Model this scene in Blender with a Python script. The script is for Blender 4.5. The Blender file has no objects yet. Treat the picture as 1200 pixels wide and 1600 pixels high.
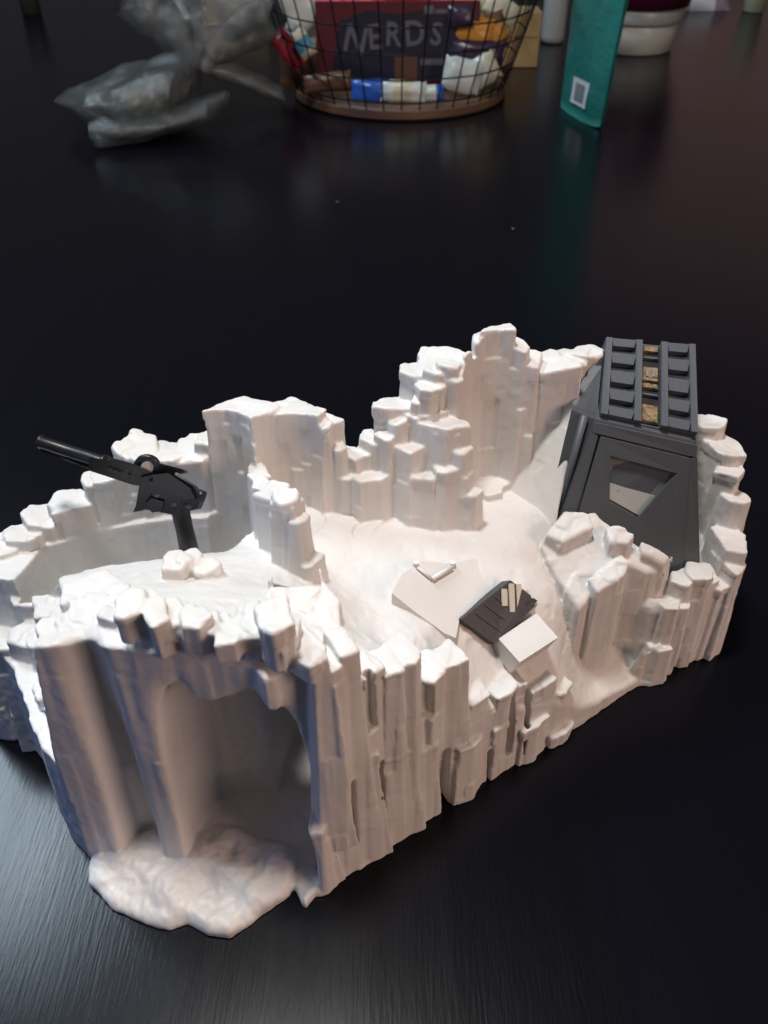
import bpy, bmesh, math, random, time
import numpy as np
from mathutils import Vector, Matrix, noise as mnoise
random.seed(7); rng = np.random.default_rng(7)
T0 = time.time()
S = bpy.context.scene
COL = S.collection

# ------------------------------------------------------------ camera
FPX, PITCH, HCAM = 1300.0, math.radians(40.0), 0.30      # focal length in photo pixels (1200 x 1600), tilt, height
cam_d = bpy.data.cameras.new('camera'); cam = bpy.data.objects.new('camera', cam_d); COL.objects.link(cam)
cam.location = (0, 0, HCAM); cam.rotation_euler = (math.radians(90) - PITCH, 0, 0)
cam_d.sensor_fit = 'VERTICAL'; cam_d.sensor_height = 36.0; cam_d.sensor_width = 27.0
cam_d.lens = 36.0 * FPX / 1600.0
cam_d.clip_start = 0.01; cam_d.clip_end = 50
cam_d.dof.use_dof = True; cam_d.dof.focus_distance = 0.33; cam_d.dof.aperture_fstop = 18
S.camera = cam
# ------------------------------------------------------------ world (dim room) and lamps
W = bpy.data.worlds.new("World"); S.world = W; W.use_nodes = True
bg = W.node_tree.nodes['Background']; bg.inputs[0].default_value = (0.95, 0.87, 0.92, 1); bg.inputs[1].default_value = 0.046
def area(name, loc, target, size, power, color, sy=None):
    d = bpy.data.lights.new(name, 'AREA'); d.energy = power; d.color = color
    d.shape = 'RECTANGLE' if sy else 'SQUARE'; d.size = size
    if sy: d.size_y = sy
    o = bpy.data.objects.new(name, d); COL.objects.link(o)
    o.location = loc
    o.rotation_euler = (Vector(target) - Vector(loc)).to_track_quat('-Z', 'Y').to_euler()
    return o
area('ceiling_lamp', (-0.12, 0.255, 1.08), (0, .23, 0), 0.14, 9.6, (1.0, 0.975, 0.94))
area('window_light', (-1.16, 1.25, 1.92), (-.1, .2, 0.0), 0.5, 32.0, (0.70, 0.86, 1.0), 0.6)
area('cool_side_light', (-1.1, -0.30, 0.30), (0, .2, 0.05), 0.5, 1.7, (0.16, 0.38, 1.0))
area('warm_room_light', (1.10, -0.38, 0.52), (0, .2, 0.05), 0.6, 8.0, (1.0, 0.69, 0.56))
area('added_red_glow', (1.5, 3.6, 0.9), (0.3, .8, 0), 1.3, 0.8, (1.0, 0.52, 0.46))  # unseen lamp, added so its reflection reddens the far right of the table
S.view_settings.view_transform = 'Standard'; S.view_settings.look = 'None'
S.view_settings.exposure = 0.0; S.view_settings.gamma = 1.0

# ------------------------------------------------------------ points: a photo pixel at a known height / depth -> world
Fv = np.array([0, math.cos(PITCH), -math.sin(PITCH)]); Uv = np.array([0, math.sin(PITCH), math.cos(PITCH)]); Rv = np.array([1., 0, 0])
def at(px, py, z=0.0):
    d = Fv + Rv*(px-600)/FPX - Uv*(py-800)/FPX
    return np.array([0, 0, HCAM]) + d*((z-HCAM)/d[2])
def aty(px, py, Y):
    d = Fv + Rv*(px-600)/FPX - Uv*(py-800)/FPX
    return np.array([0, 0, HCAM]) + d*(Y/d[1])

# ------------------------------------------------------------ object helpers
def tag(o, label=None, cat=None, group=None, kind=None):
    if label: o['label'] = label
    if cat: o['category'] = cat
    if group: o['group'] = group
    if kind: o['kind'] = kind
    return o
def empty(name, loc=(0, 0, 0), label=None, cat=None, group=None, parent=None):
    o = bpy.data.objects.new(name, None); COL.objects.link(o); o.location = loc; o.empty_display_size = .01
    if parent: o.parent = parent
    return tag(o, label, cat, group)
def mesh_obj(name, verts, faces, mat, parent=None, smooth=False, world=True):
    me = bpy.data.meshes.new(name); me.from_pydata([tuple(map(float, v)) for v in verts], [], [tuple(map(int, f)) for f in faces]); me.update()
    if smooth: me.polygons.foreach_set('use_smooth', [True]*len(me.polygons))
    me.materials.append(mat)
    o = bpy.data.objects.new(name, me); COL.objects.link(o)
    if parent:
        o.parent = parent
        if world:
            p = parent; off = Vector((0, 0, 0)); 
            while p: off += p.location; p = p.parent
            me.transform(Matrix.Translation(-off))
    return o
def bm_obj(name, bm, mat, parent=None, smooth=False, bevel=0, M=None, segs=2):
    if bevel:
        bmesh.ops.bevel(bm, geom=[e for e in bm.edges if len(e.link_faces) == 2 and e.calc_face_angle(0) > .5], offset=bevel, segments=segs, profile=.5, affect='EDGES', clamp_overlap=True)
    bmesh.ops.recalc_face_normals(bm, faces=bm.faces)
    if M is not None: bm.transform(M)
    me = bpy.data.meshes.new(name); bm.to_mesh(me); bm.free()
    if smooth: me.polygons.foreach_set('use_smooth', [True]*len(me.polygons))
    me.materials.append(mat)
    o = bpy.data.objects.new(name, me); COL.objects.link(o)
    if parent:
        o.parent = parent
        p = parent; off = Vector((0, 0, 0))
        while p: off += p.location; p = p.parent
        me.transform(Matrix.Translation(-off))
    return o
def hexa(bm, p):      # 8 corners: bottom loop 0-3, top loop 4-7
    v = [bm.verts.new(tuple(q)) for q in p]
    for f in ((0, 3, 2, 1), (4, 5, 6, 7), (0, 1, 5, 4), (1, 2, 6, 5), (2, 3, 7, 6), (3, 0, 4, 7)): bm.faces.new([v[i] for i in f])
def box(bm, lo, hi):
    (a, b, c), (d, e, f) = lo, hi
    hexa(bm, [(a, b, c), (d, b, c), (d, e, c), (a, e, c), (a, b, f), (d, b, f), (d, e, f), (a, e, f)])
def tube(bm, pts, r, n=8, caps=True):
    pts = [Vector(tuple(map(float, p))) for p in pts]; rr = r if hasattr(r, '__len__') else [r]*len(pts)
    rings = []; up = Vector((.12, .31, .94)).normalized()
    for i, p in enumerate(pts):
        t = (pts[min(i+1, len(pts)-1)] - pts[max(i-1, 0)]).normalized()
        a = t.cross(up); a = a.normalized() if a.length > 1e-4 else t.orthogonal().normalized(); b = t.cross(a)
        rings.append([bm.verts.new(p + (a*math.cos(2*math.pi*k/n) + b*math.sin(2*math.pi*k/n))*rr[i]) for k in range(n)])
    for A, B in zip(rings, rings[1:]):
        for k in range(n): bm.faces.new((A[k], A[(k+1) % n], B[(k+1) % n], B[k]))
    if caps: bm.faces.new(rings[0][::-1]); bm.faces.new(rings[-1])
def lathe(bm, prof, n=40, c=(0, 0, 0)):
    rings = [[bm.verts.new((c[0]+r*math.cos(2*math.pi*k/n), c[1]+r*math.sin(2*math.pi*k/n), c[2]+z)) for k in range(n)] for r, z in prof]
    for A, B in zip(rings, rings[1:]):
        for k in range(n): bm.faces.new((A[k], A[(k+1) % n], B[(k+1) % n], B[k]))
    bm.faces.new(rings[0][::-1]); bm.faces.new(rings[-1])

# ------------------------------------------------------------ materials
def mat(name, color=(.5, .5, .5), rough=.5, metal=0, spec=.5, **kw):
    m = bpy.data.materials.new(name); m.use_nodes = True; b = m.node_tree.nodes['Principled BSDF']
    b.inputs['Base Color'].default_value = (*color, 1); b.inputs['Roughness'].default_value = rough
    b.inputs['Metallic'].default_value = metal; b.inputs['Specular IOR Level'].default_value = spec
    for k, v in kw.items(): b.inputs[k.replace('_', ' ')].default_value = v
    return m
def nodes(m):
    t = m.node_tree
    def N(kind, **ins):
        n = t.nodes.new(kind)
        for k, v in ins.items(): n.inputs[k.replace('_', ' ')].default_value = v
        return n
    return t, N, t.nodes['Principled BSDF']
def bump(m, scale, strength, dist=.001, stretch=(1, 1, 1), detail=4, colvar=None):
    t, N, b = nodes(m)
    tc = N('ShaderNodeTexCoord'); mp = N('ShaderNodeMapping'); mp.inputs['Scale'].default_value = stretch
    nz = N('ShaderNodeTexNoise', Scale=scale, Detail=detail, Roughness=.6); bp = N('ShaderNodeBump', Strength=strength, Distance=dist)
    t.links.new(tc.outputs['Object'], mp.inputs[0]); t.links.new(mp.outputs[0], nz.inputs['Vector'])
    t.links.new(nz.outputs[0], bp.inputs['Height']); t.links.new(bp.outputs[0], b.inputs['Normal'])
    if colvar:
        mx = N('ShaderNodeMix'); mx.data_type = 'RGBA'
        n2 = N('ShaderNodeTexNoise', Scale=colvar[1], Detail=5); t.links.new(tc.outputs['Object'], n2.inputs['Vector'])
        mx.inputs['A'].default_value = b.inputs['Base Color'].default_value; mx.inputs['B'].default_value = (*colvar[0], 1)
        rp = N('ShaderNodeMapRange'); rp.inputs[1].default_value = .35; rp.inputs[2].default_value = .75
        t.links.new(n2.outputs[0], rp.inputs[0]); t.links.new(rp.outputs[0], mx.inputs['Factor']); t.links.new(mx.outputs['Result'], b.inputs['Base Color'])
    return m
M_ICE = bump(mat('white_moulded_plastic', (.70, .685, .67), .46, spec=.35), 700, .25, .0004, (1, 1, .5), 3, ((.62, .59, .555), 30))
M_PANEL = bump(mat('white_plate_plastic', (.68, .66, .64), .45, spec=.4), 400, .15, .0003)
M_GREY = bump(mat('dark_grey_plastic', (.080, .088, .100), .48), 500, .25, .0004)
M_GREYL = mat('window_grey_plastic', (.19, .195, .185), .75)
M_BLACK = bump(mat('black_plastic', (.013, .014, .018), .36, spec=.4), 500, .2, .0003)
M_GOLD = bump(mat('worn_gold_paint', (.36, .24, .12), .5, .1), 900, .8, .001, colvar=((.05, .04, .035), 500))
M_HOLE_SHADE = mat('hole_shade_black', (.008, .007, .007), .7)  # near-black that paints the shade in the grille's middle holes
M_SLATE = bump(mat('slate_panel_plastic', (.020, .022, .028), .42), 500, .3, .0004)
M_BEIGE = mat('cream_vent_plastic', (.55, .50, .40), .5)

def table_material():
    m = mat('black_stained_wood', (.0033, .0033, .0058), .30, spec=.20)
    t, N, b = nodes(m)
    tc = N('ShaderNodeTexCoord'); mp = N('ShaderNodeMapping'); mp.inputs['Scale'].default_value = (1, .06, 1); mp.inputs['Rotation'].default_value = (0, 0, math.radians(12))
    g = N('ShaderNodeTexNoise', Scale=420, Detail=6, Roughness=.7); g2 = N('ShaderNodeTexNoise', Scale=60, Detail=4, Roughness=.6)
    sp = N('ShaderNodeTexNoise', Scale=900, Detail=2)
    t.links.new(tc.outputs['Object'], mp.inputs[0])
    for n in (g, g2): t.links.new(mp.outputs[0], n.inputs['Vector'])
    mp2 = N('ShaderNodeMapping'); mp2.inputs['Scale'].default_value = (1, .09, 1); t.links.new(tc.outputs['Object'], mp2.inputs[0]); t.links.new(mp2.outputs[0], sp.inputs['Vector'])
    add = N('ShaderNodeMath'); add.operation = 'ADD'; t.links.new(g.outputs[0], add.inputs[0]); t.links.new(sp.outputs[0], add.inputs[1])
    bp = N('ShaderNodeBump', Strength=.20, Distance=.00025); t.links.new(add.outputs[0], bp.inputs['Height']); t.links.new(bp.outputs[0], b.inputs['Normal'])
    r = N('ShaderNodeMapRange'); r.inputs[3].default_value = .18; r.inputs[4].default_value = .26; t.links.new(g2.outputs[0], r.inputs[0]); t.links.new(r.outputs[0], b.inputs['Roughness'])
    return m
M_TABLE = table_material()

# ------------------------------------------------------------ the table
bm = bmesh.new(); box(bm, (-1.9, -.45, -.035), (1.9, 2.9, 0))
table = bm_obj('table', bm, M_TABLE, bevel=.003)
tag(table, 'black stained wooden table top with fine grain carrying everything', 'table')

# ============================================================ the moulded ice playset: a distance field, then one surface split into its parts
VX = 0.00057
ORG = np.array([-.182, .112, -.004]); DIM = (int(.368/VX), int(.232/VX), int(.164/VX))
BIG = .004
D = np.full(DIM, BIG, np.float32); ID = np.zeros(DIM, np.int16)
gx = (ORG[0] + VX*np.arange(DIM[0])).astype(np.float32); gy = (ORG[1] + VX*np.arange(DIM[1])).astype(np.float32); gz = (ORG[2] + VX*np.arange(DIM[2])).astype(np.float32)
PARTS = ['']           # id -> part name
def part(name): PARTS.append(name); return len(PARTS)-1
def sl(lo, hi):
    r = []
    for a in range(3):
        i0 = max(0, int((lo[a]-BIG-ORG[a])/VX)); i1 = min(DIM[a], int((hi[a]+BIG-ORG[a])/VX)+2); r.append(slice(i0, max(i0, i1)))
    return tuple(r)
def put(s, d, pid):
    cur = D[s]; m = d < cur
    cur[m] = d[m]; ID[s][m] = pid
def rnd(a, b, r):
    a = a + r; b = b + r
    return np.minimum(np.maximum(a, b), 0) + np.hypot(np.maximum(a, 0), np.maximum(b, 0)) - r
def halfspaces(poly):
    poly = np.array([[float(p[0]), float(p[1])] for p in poly]); c = poly.mean(0); out = []
    area2 = sum(poly[i][0]*poly[(i+1) % len(poly)][1]-poly[(i+1) % len(poly)][0]*poly[i][1] for i in range(len(poly)))
    if area2 < 0: poly = poly[::-1]
    for i in range(len(poly)):
        a, b = poly[i], poly[(i+1) % len(poly)]; t = (b-a)/np.linalg.norm(b-a); n = np.array([t[1], -t[0]]); out.append((n[0], n[1], float(n@a)))
    return out
def prism(hs, zt, pid, c, draft=.07, z0=-.004, r=.001, tilt=(0, 0), zref=0., ext=.05, sub=False, zmax=None):
    """convex prism: side planes hs (n.p <= k at height zref) leaning in by draft, top plane at zt tilted about c"""
    lo = [c[0]-ext, c[1]-ext, z0]; hi = [c[0]+ext, c[1]+ext, zt + ext*(abs(tilt[0])+abs(tilt[1]))*.6]
    s = sl(lo, hi)
    X = gx[s[0]][:, None, None]; Y = gy[s[1]][None, :, None]; Z = gz[s[2]][None, None, :]
    e = None
    for nx, ny, k in hs:
        q = nx*X + ny*Y - np.float32(k) + np.float32(draft)*(Z-np.float32(zref))
        e = q if e is None else np.maximum(e, q)
    top = (Z - np.float32(zt) - np.float32(tilt[0])*(X-np.float32(c[0])) - np.float32(tilt[1])*(Y-np.float32(c[1])))
    e, top = np.broadcast_arrays(e, top)
    d = rnd(e, top, np.float32(r))
    if zmax: d = np.maximum(d, Z - np.float32(zmax))
    if z0 > 0: d = np.maximum(d, np.float32(z0) - Z)
    if sub:
        cur = D[s]; nd = -d; m = nd > cur; cur[m] = np.minimum(nd[m], BIG)
        if pid: ID[s][m] = pid
    else: put(s, d.astype(np.float32), pid)
def column(x, y, zt, w, d, ang, pid=None, draft=.05, z0=-.004, r=.0003, tilt=None, n=0, irr=.20, cap=None):
    n = n or random.choice((5, 6, 7, 7, 8)); pid = pid or part('ice_column'); hs = []; a0 = random.uniform(0, 6.28)
    for k in range(n):
        a = a0 + 2*math.pi*(k + random.uniform(-.36, .36))/n; ca, sa = math.cos(a-ang), math.sin(a-ang)
        k_ = math.hypot(w/2*ca, d/2*sa)*random.uniform(1-irr, 1+irr)
        hs.append((math.cos(a), math.sin(a), math.cos(a)*x + math.sin(a)*y + k_))
    tilt = tilt or (random.uniform(-.16, .16), random.uniform(-.22, .08))
    e = max(w, d)*.62+.008
    prism(hs, zt, pid, (x, y), draft, z0, r, tilt, zref=zt, ext=e)
    if cap is None: cap = random.random() < .55
    if cap:
        h = random.uniform(.0018, .0045); g = random.uniform(.0002, .0009)
        prism([(a, b, k+g) for a, b, k in hs], zt+.0009, pid, (x, y), 0, zt-h, .0008, tilt, zref=zt, ext=e)
    return pid
def ridge(nodes, thick, step=.009, z0=-.004, jz=.0025, cap=None, draft=.05, jt=.3):
    P = [np.asarray(q, float) for q in nodes]; L = [0.]
    for a, b in zip(P, P[1:]): L.append(L[-1]+np.linalg.norm((b-a)[:2]))
    s = 0.
    while s <= L[-1]:
        i = max(0, min(len(P)-2, int(np.searchsorted(L, s, 'right'))-1)); f = (s-L[i])/max(1e-6, L[i+1]-L[i])
        p = P[i]*(1-f) + P[i+1]*f; t = P[i+1]-P[i]; ang = math.atan2(t[1], t[0]); st = step*random.uniform(.7, 1.35)
        th = thick*random.uniform(1-jt, 1+jt); nrm = np.array([-math.sin(ang), math.cos(ang)])
        o = random.uniform(-.12, .12)*thick
        column(p[0]+nrm[0]*o, p[1]+nrm[1]*o, p[2]+random.uniform(-1, .35)*jz, st*1.5, th, ang, z0=z0, draft=draft, cap=cap)
        s += st

# ---- base body with the snow floor
def tps(pts):
    pts = np.asarray(pts, float); n = len(pts); c = pts[:, :2]*20
    def ph(r2): return .5*r2*np.log(r2+1e-9)
    K = ph(((c[:, None]-c[None])**2).sum(-1)) + np.eye(n)*.02
    Pm = np.c_[np.ones(n), c]; A = np.block([[K, Pm], [Pm.T, np.zeros((3, 3))]]); w = np.linalg.solve(A, np.r_[pts[:, 2], 0, 0, 0])
    def f(X, Y):
        X = X*20; Y = Y*20; o = w[n] + w[n+1]*X + w[n+2]*Y
        for i in range(n): o = o + w[i]*ph((X-c[i, 0])**2 + (Y-c[i, 1])**2)
        return o
    return f
floor_px = [(330, 940, .111), (250, 935, .111), (440, 950, .106), (400, 880, .096), (150, 925, .104), (480, 970, .104), (300, 876, .0945), (200, 888, .0950), (130, 905, .096), (350, 850, .089), (400, 830, .086), (440, 905, .098), (300, 920, .105),
            (540, 900, .084), (520, 830, .086), (640, 830, .080), (740, 830, .077), (800, 800, .076), (600, 1000, .083), (575, 1022, .0965), (530, 1000, .1015), (690, 1032, .0705), (650, 1000, .082), (650, 1035, .0785), (612, 1022, .089), (725, 1068, .058), (760, 1058, .053),
            (640, 930, .079), (720, 980, .070), (795, 900, .071), (840, 880, .070), (870, 930, .064), (870, 1035, .040), (800, 1050, .046), (740, 1075, .052), (840, 820, .076), (790, 760, .076),
            (900, 1090, .017), (950, 1080, .010), (60, 900, .083), (990, 1070, .004), (930, 1050, .014), (905, 1020, .026), (960, 900, .045), (1040, 980, .02), (1060, 900, .04)]
floor_h = tps([(*at(x, y, z)[:2], z) for x, y, z in floor_px])
foot = [at(450, 1400), at(560, 1334), at(680, 1268), at(880, 1152), at(990, 1076), at(1085, 1021), (.153, .275, 0), (.152, .318, 0), (.06, .312, 0), (.01, .287, 0), (-.05, .283, 0), (-.12, .280, 0), (-.168, .255, 0), (-.158, .215, 0), at(70, 1190), at(110, 1310), at(140, 1342), at(300, 1362), at(425, 1374)]
foot = np.array([[float(p[0]), float(p[1])] for p in foot])
XX, YY = np.meshgrid(gx, gy, indexing='ij')
def poly_sdf(poly, X, Y):
    d = np.full(X.shape, 1e9, np.float32); ins = np.zeros(X.shape, bool); n = len(poly)
    for i in range(n):
        a, b = poly[i], poly[(i+1) % n]; e = b-a; wx, wy = X-a[0], Y-a[1]; t = np.clip((wx*e[0]+wy*e[1])/(e@e), 0, 1)
        d = np.minimum(d, np.hypot(wx-t*e[0], wy-t*e[1]))
        c1 = (a[1] > Y) != (b[1] > Y); xi = a[0] + (Y-a[1])*e[0]/(e[1] if abs(e[1]) > 1e-9 else 1e-9); ins ^= c1 & (X < xi)
    return np.where(ins, -d, d).astype(np.float32)
F2 = poly_sdf(foot, XX, YY); H2 = floor_h(XX, YY).astype(np.float32)
gxn, gyn = np.gradient(H2, VX); SL = np.sqrt(1+np.minimum(gxn**2+gyn**2, 4)).astype(np.float32)
H2 = np.clip(H2, .004, .116)
P_BODY = part('ice_block')
put((slice(None),)*3, np.clip(rnd(F2[:, :, None] + np.float32(.062)*gz[None, None, :], (gz[None, None, :]-H2[:, :, None])/SL[:, :, None], np.float32(.001)), -BIG, BIG), P_BODY)

def cut(poly, z0, z1, draft=0., r=.001, tilt=(0, 0), ext=.05, pid=0):
    hs = halfspaces(poly); c = np.array([[float(p[0]), float(p[1])] for p in poly]).mean(0); e = max(np.hypot(*(np.array([float(p[0]), float(p[1])])-c)) for p in poly)+.012
    prism(hs, z1, pid, (c[0], c[1]), -draft, z0, r, tilt, zref=z0, ext=e, sub=True)
def tprism(pts3, name, draft=.06, z0=-.004, r=.0012, cap=False):
    q = np.array([at(*p) for p in pts3]); c = q.mean(0); A_ = np.c_[q[:, 0]-c[0], q[:, 1]-c[1], np.ones(len(q))]; co = np.linalg.lstsq(A_, q[:, 2], rcond=None)[0]
    prism(halfspaces(q), co[2], part(name), (c[0], c[1]), draft, z0, r, (co[0], co[1]), zref=c[2], ext=max(np.hypot(q[:, 0]-c[0], q[:, 1]-c[1]))+.008)
cut([(-.2, .15), (-.1105, .15), (-.110, .19), (-.120, .2130), (-.2, .231)], .0565, .2, .13)
# ---- the back cliffs (rims follow the photographed skyline)
def R_(*q): return [aty(*p) for p in q]
ridge(R_((-40, 870, .238), (10, 840, .245), (50, 815, .252), (75, 795, .255), (110, 775, .258), (150, 750, .262), (190, 722, .266), (230, 703, .268)), .012, .010)
ridge(R_((215, 703, .268), (290, 708, .270), (335, 692, .270), (365, 668, .268), (385, 645, .266)), .014, .010)
ridge(R_((380, 640, .265), (440, 636, .266), (490, 645, .266), (505, 655, .267)), .017, .0125, jz=.002)
ridge(R_((505, 655, .267), (528, 664, .268)), .012, .009)
ridge(R_((540, 700, .270), (580, 690, .270)), .016, .011)
ridge(R_((590, 672, .270), (612, 655, .271), (640, 618, .275), (652, 590, .279)), .016, .009)
ridge(R_((655, 575, .281), (700, 560, .285), (745, 550, .288)), .018, .012)
column(*aty(778, 516, .289), .0135, .013, 0, tilt=(.0, -.1)); column(*aty(762, 532, .291), .012, .012, 0); column(*aty(800, 540, .291), .013, .014, 0)
ridge(R_((812, 556, .294), (845, 560, .296), (870, 566, .298), (905, 552, .302), (930, 538, .306), (950, 536, .308)), .014, .012)
for k in range(26):
    t = k/25; px, py = np.interp(t, [0, .2, .35, .45, .6, .8, 1], [372, 440, 495, 560, 640, 700, 770]), np.interp(t, [0, .2, .35, .45, .6, .8, 1], [668, 640, 652, 700, 625, 565, 545])
    Y = np.interp(t, [0, .35, .45, .6, .8, 1], [.264, .263, .265, .271, .281, .287]) - random.uniform(0, .006)
    column(*aty(px+random.uniform(-8, 8), py+random.uniform(2, 20), Y), random.uniform(.006, .011), random.uniform(.006, .010), random.uniform(0, 3), draft=.05)
# inner buttresses of the back cliff
ridge(R_((660, 640, .272), (690, 655, .268), (720, 665, .265)), .015, .011, draft=.10)
ridge(R_((545, 728, .262), (580, 728, .262), (615, 722, .262)), .012, .010, draft=.08)
ridge(R_((640, 690, .266), (665, 672, .265)), .014, .010, draft=.09)
for px, py, Y, w in ((690, 600, .281, .016), (668, 615, .278, .013), (720, 700, .262, .010), (735, 770, .258, .008), (660, 740, .260, .010), (700, 730, .259, .009)):
    column(*aty(px, py, Y), w, w*.8, .3, draft=.12)
# stepped ledges under the left of the cliff and the spur that divides the ledge from the courtyard
for px, py, Y, w in ((360, 700, .264, .012), (385, 690, .261, .012), (395, 715, .258, .010), (345, 715, .266, .012)): column(*aty(px, py, Y), w, w, .2)
ridge(R_((425, 900, .220), (455, 888, .219), (488, 890, .219)), .007, .007, jz=.001)
# left shoulder steps outside
for px, py, Y, w, d in ((15, 905, .232, .020, .016), (50, 925, .222, .020, .013), (80, 945, .213, .015, .012), (-25, 890, .240, .02, .02), (10, 870, .24, .014, .012)): column(*aty(px, py, Y), w, d, -.5, draft=.05)
for px, py, Y, w, d in ((10, 995, .214, .020, .012), (45, 992, .208, .013, .011), (62, 1000, .203, .010, .009), (-30, 1000, .22, .022, .015)): column(*aty(px, py, Y), w, d, -.6, draft=.07)
for px, py, Y, w in ((68, 1075, .186, .008), (92, 1100, .176, .009), (108, 1105, .172, .008)): column(*aty(px, py, Y), w, w, -.5, draft=.07)
# ---- the block over the cave: slabs and hanging front columns
for px, py, Y, w, d in ((92, 978, .171, .012, .010), (118, 968, .173, .012, .012), (150, 955, .176, .020, .012), (150, 925, .186, .026, .016), (155, 1000, .168, .013, .007), (185, 950, .172, .008, .010)):
    column(*aty(px, py, Y), w, d, -.1, draft=.03, tilt=(0, -.05))
for px, py, Y, w, d in ((138, 1010, .1665, .0075, .010), (112, 1000, .169, .006, .010), (158, 1012, .1665, .004, .009)): column(*aty(px, py, Y), w, d, -.15, draft=.055, tilt=(0, 0), cap=False)
fx = [(205, 945), (222, 942), (240, 952), (262, 962), (285, 965), (305, 962), (325, 972), (345, 980), (365, 978), (388, 976), (405, 968), (425, 962), (445, 985), (462, 1000), (482, 1015)]
for i, (px, py) in enumerate(fx):
    q = aty(px, py, .1625 - (px-205)/275*.0050 + .0020*math.sin(i*2.1)); column(q[0], q[1], q[2], .0075, .012, random.uniform(-.3, .3), z0=q[2]-random.choice((.008, .012, .020, .015, .010)), draft=random.uniform(-.12, .05), tilt=(random.uniform(-.1, .1), -.05))
for px, py, Y, w in ((275, 872, .205, .0095), (298, 868, .208, .009), (322, 880, .205, .009), (335, 888, .204, .006)):
    q = aty(px, py, Y); column(q[0], q[1], q[2], w, w, .2, part('snow_boulder'), z0=.09, r=.0014, cap=False, tilt=(0, 0))
tprism(((92, 905, .0975), (165, 886, .0975), (235, 898, .098), (246, 922, .099), (190, 936, .101), (98, 930, .101)), 'snow_slab', .02, .085)
tprism(((100, 942, .107), (186, 945, .107), (180, 978, .1045), (110, 972, .1045)), 'snow_slab', .02, .09)
tprism(((132, 990, .0985), (180, 984, .0985), (184, 1002, .097), (138, 1010, .097)), 'snow_slab', .02, .085)
tprism(((72, 968, .1075), (100, 962, .1085), (108, 985, .106), (82, 1000, .104)), 'snow_slab', .02, .07)
tprism(((420, 890, .109), (500, 887, .107), (503, 903, .107), (418, 907, .109)), 'ice_ledge', .02, .08)
# ---- the long front wall: columns read off the photograph (px left, px right, top py, base py, out mm)
FR0, FR1 = at(450, 1400), at(1085, 1021)
fdir = (FR1-FR0)[:2]/np.linalg.norm((FR1-FR0)[:2]); fang = math.atan2(fdir[1], fdir[0]); fn = np.array([fdir[1], -fdir[0]])
def fcol(x0, x1, ytop, ybase, out, name='ice_column', draft=.055, z0=-.004, tilt=(0, -.05), th=.012, cap=None):
    out = (out*.6 if name == 'ice_column' else out*1.0+.2); name = 'ice_column'; xc = (x0+x1)/2; b = at(xc, ybase)[:2] + fn*out*.001
    Yt = b[1] + .03*.3; q = aty(xc, ytop, Yt + th*.25); Yt = b[1] + q[2]*draft + th*.25; q = aty(xc, ytop, Yt)
    w = (x1-x0)*q[1]/FPX*1.28
    a_ = fang + random.uniform(-.10, .10); ux_ = np.array([math.cos(a_), math.sin(a_)]); vy_ = np.array([-ux_[1], ux_[0]]); pl = part(name)
    P_ = [q[:2] + ux_*w*a*random.uniform(.54, .66) + vy_*th*b*random.uniform(.40, .56) for a, b in ((-1, -1), (1, -1), (1, 1), (-1, 1))]
    if random.random() < .5: P_.insert(1, q[:2] + ux_*w*random.uniform(-.2, .2) - vy_*th*random.uniform(.56, .68))
    hs = halfspaces(P_); tl = (tilt[0]+random.uniform(-.14, .14), tilt[1]+random.uniform(-.15, .1))
    prism(hs, q[2], pl, q[:2], draft+random.uniform(-.01, .012), z0, .0004, tl, zref=q[2], ext=.026)
    if cap is None: cap = random.random() < .5
    if cap: prism([(a, b, k+.0006) for a, b, k in hs], q[2]+.0006, pl, q[:2], 0, q[2]-random.uniform(.0015, .004), .0010, tl, zref=q[2], ext=.026)
base_y = lambda x: 1400 - (x-450)*(1400-1021)/(1085-450)
for x0, x1, yt, out, dr in [(478, 503, 1010, 0, .05), (498, 524, 1028, 2, .05), (518, 550, 1000, 3, .06), (546, 590, 1036, -.6, .05), (584, 616, 1030, 1, .05), (610, 650, 1012, 1.6, .05), (646, 684, 1042, -.4, .05),
                            (680, 724, 1020, 1.2, .05), (718, 758, 1078, .6, .05), (752, 800, 1066, .2, .05), (794, 815, 1056, .8, .05), (812, 858, 1058, .8, .05), (852, 882, 1062, 0, .06)]:
    fcol(x0, x1, yt, base_y((x0+x1)/2+10), out-1.0, draft=dr-.015, z0=.022)
for x0, x1, yt, out in [(452, 480, 1318, 2), (472, 502, 1282, 2.6), (496, 548, 1230, 1.2), (540, 584, 1172, 2.2), (586, 642, 1165, 1.8), (636, 680, 1158, 1.2), (698, 752, 1150, .9), (756, 800, 1122, .9), (798, 850, 1120, 1.2), (845, 892, 1130, .8)]:
    fcol(x0, x1, yt, base_y((x0+x1)/2), out, 'lower', draft=.06, th=.009, tilt=(0, -.05), cap=True)
# right boulder block in front of the generator and the right cliff
tprism(((842, 852, .074), (882, 794, .083), (930, 798, .081), (958, 815, .079), (978, 866, .070), (940, 905, .066), (905, 945, .060), (872, 905, .066)), 'ice_boulder', .05)
tprism(((945, 818, .079), (985, 830, .0765), (1022, 850, .069), (1052, 872, .061), (1048, 888, .058), (1010, 892, .063), (978, 878, .068)), 'ice_boulder', .05)
tprism(((850, 835, .0795), (884, 795, .0850), (922, 803, .0840), (928, 822, .0820), (880, 846, .0790)), 'ice_boulder', .03)
tprism(((945, 822, .081), (968, 818, .0815), (992, 832, .0785), (985, 850, .077), (955, 846, .0785)), 'ice_boulder', .03)
tprism(((1000, 842, .0745), (1030, 850, .0715), (1052, 868, .066), (1040, 880, .0645), (1005, 862, .0715)), 'ice_boulder', .03)
tprism(((918, 905, .068), (972, 862, .0735), (984, 880, .0715), (978, 898, .069), (935, 925, .0655)), 'ice_boulder', .03)
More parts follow.
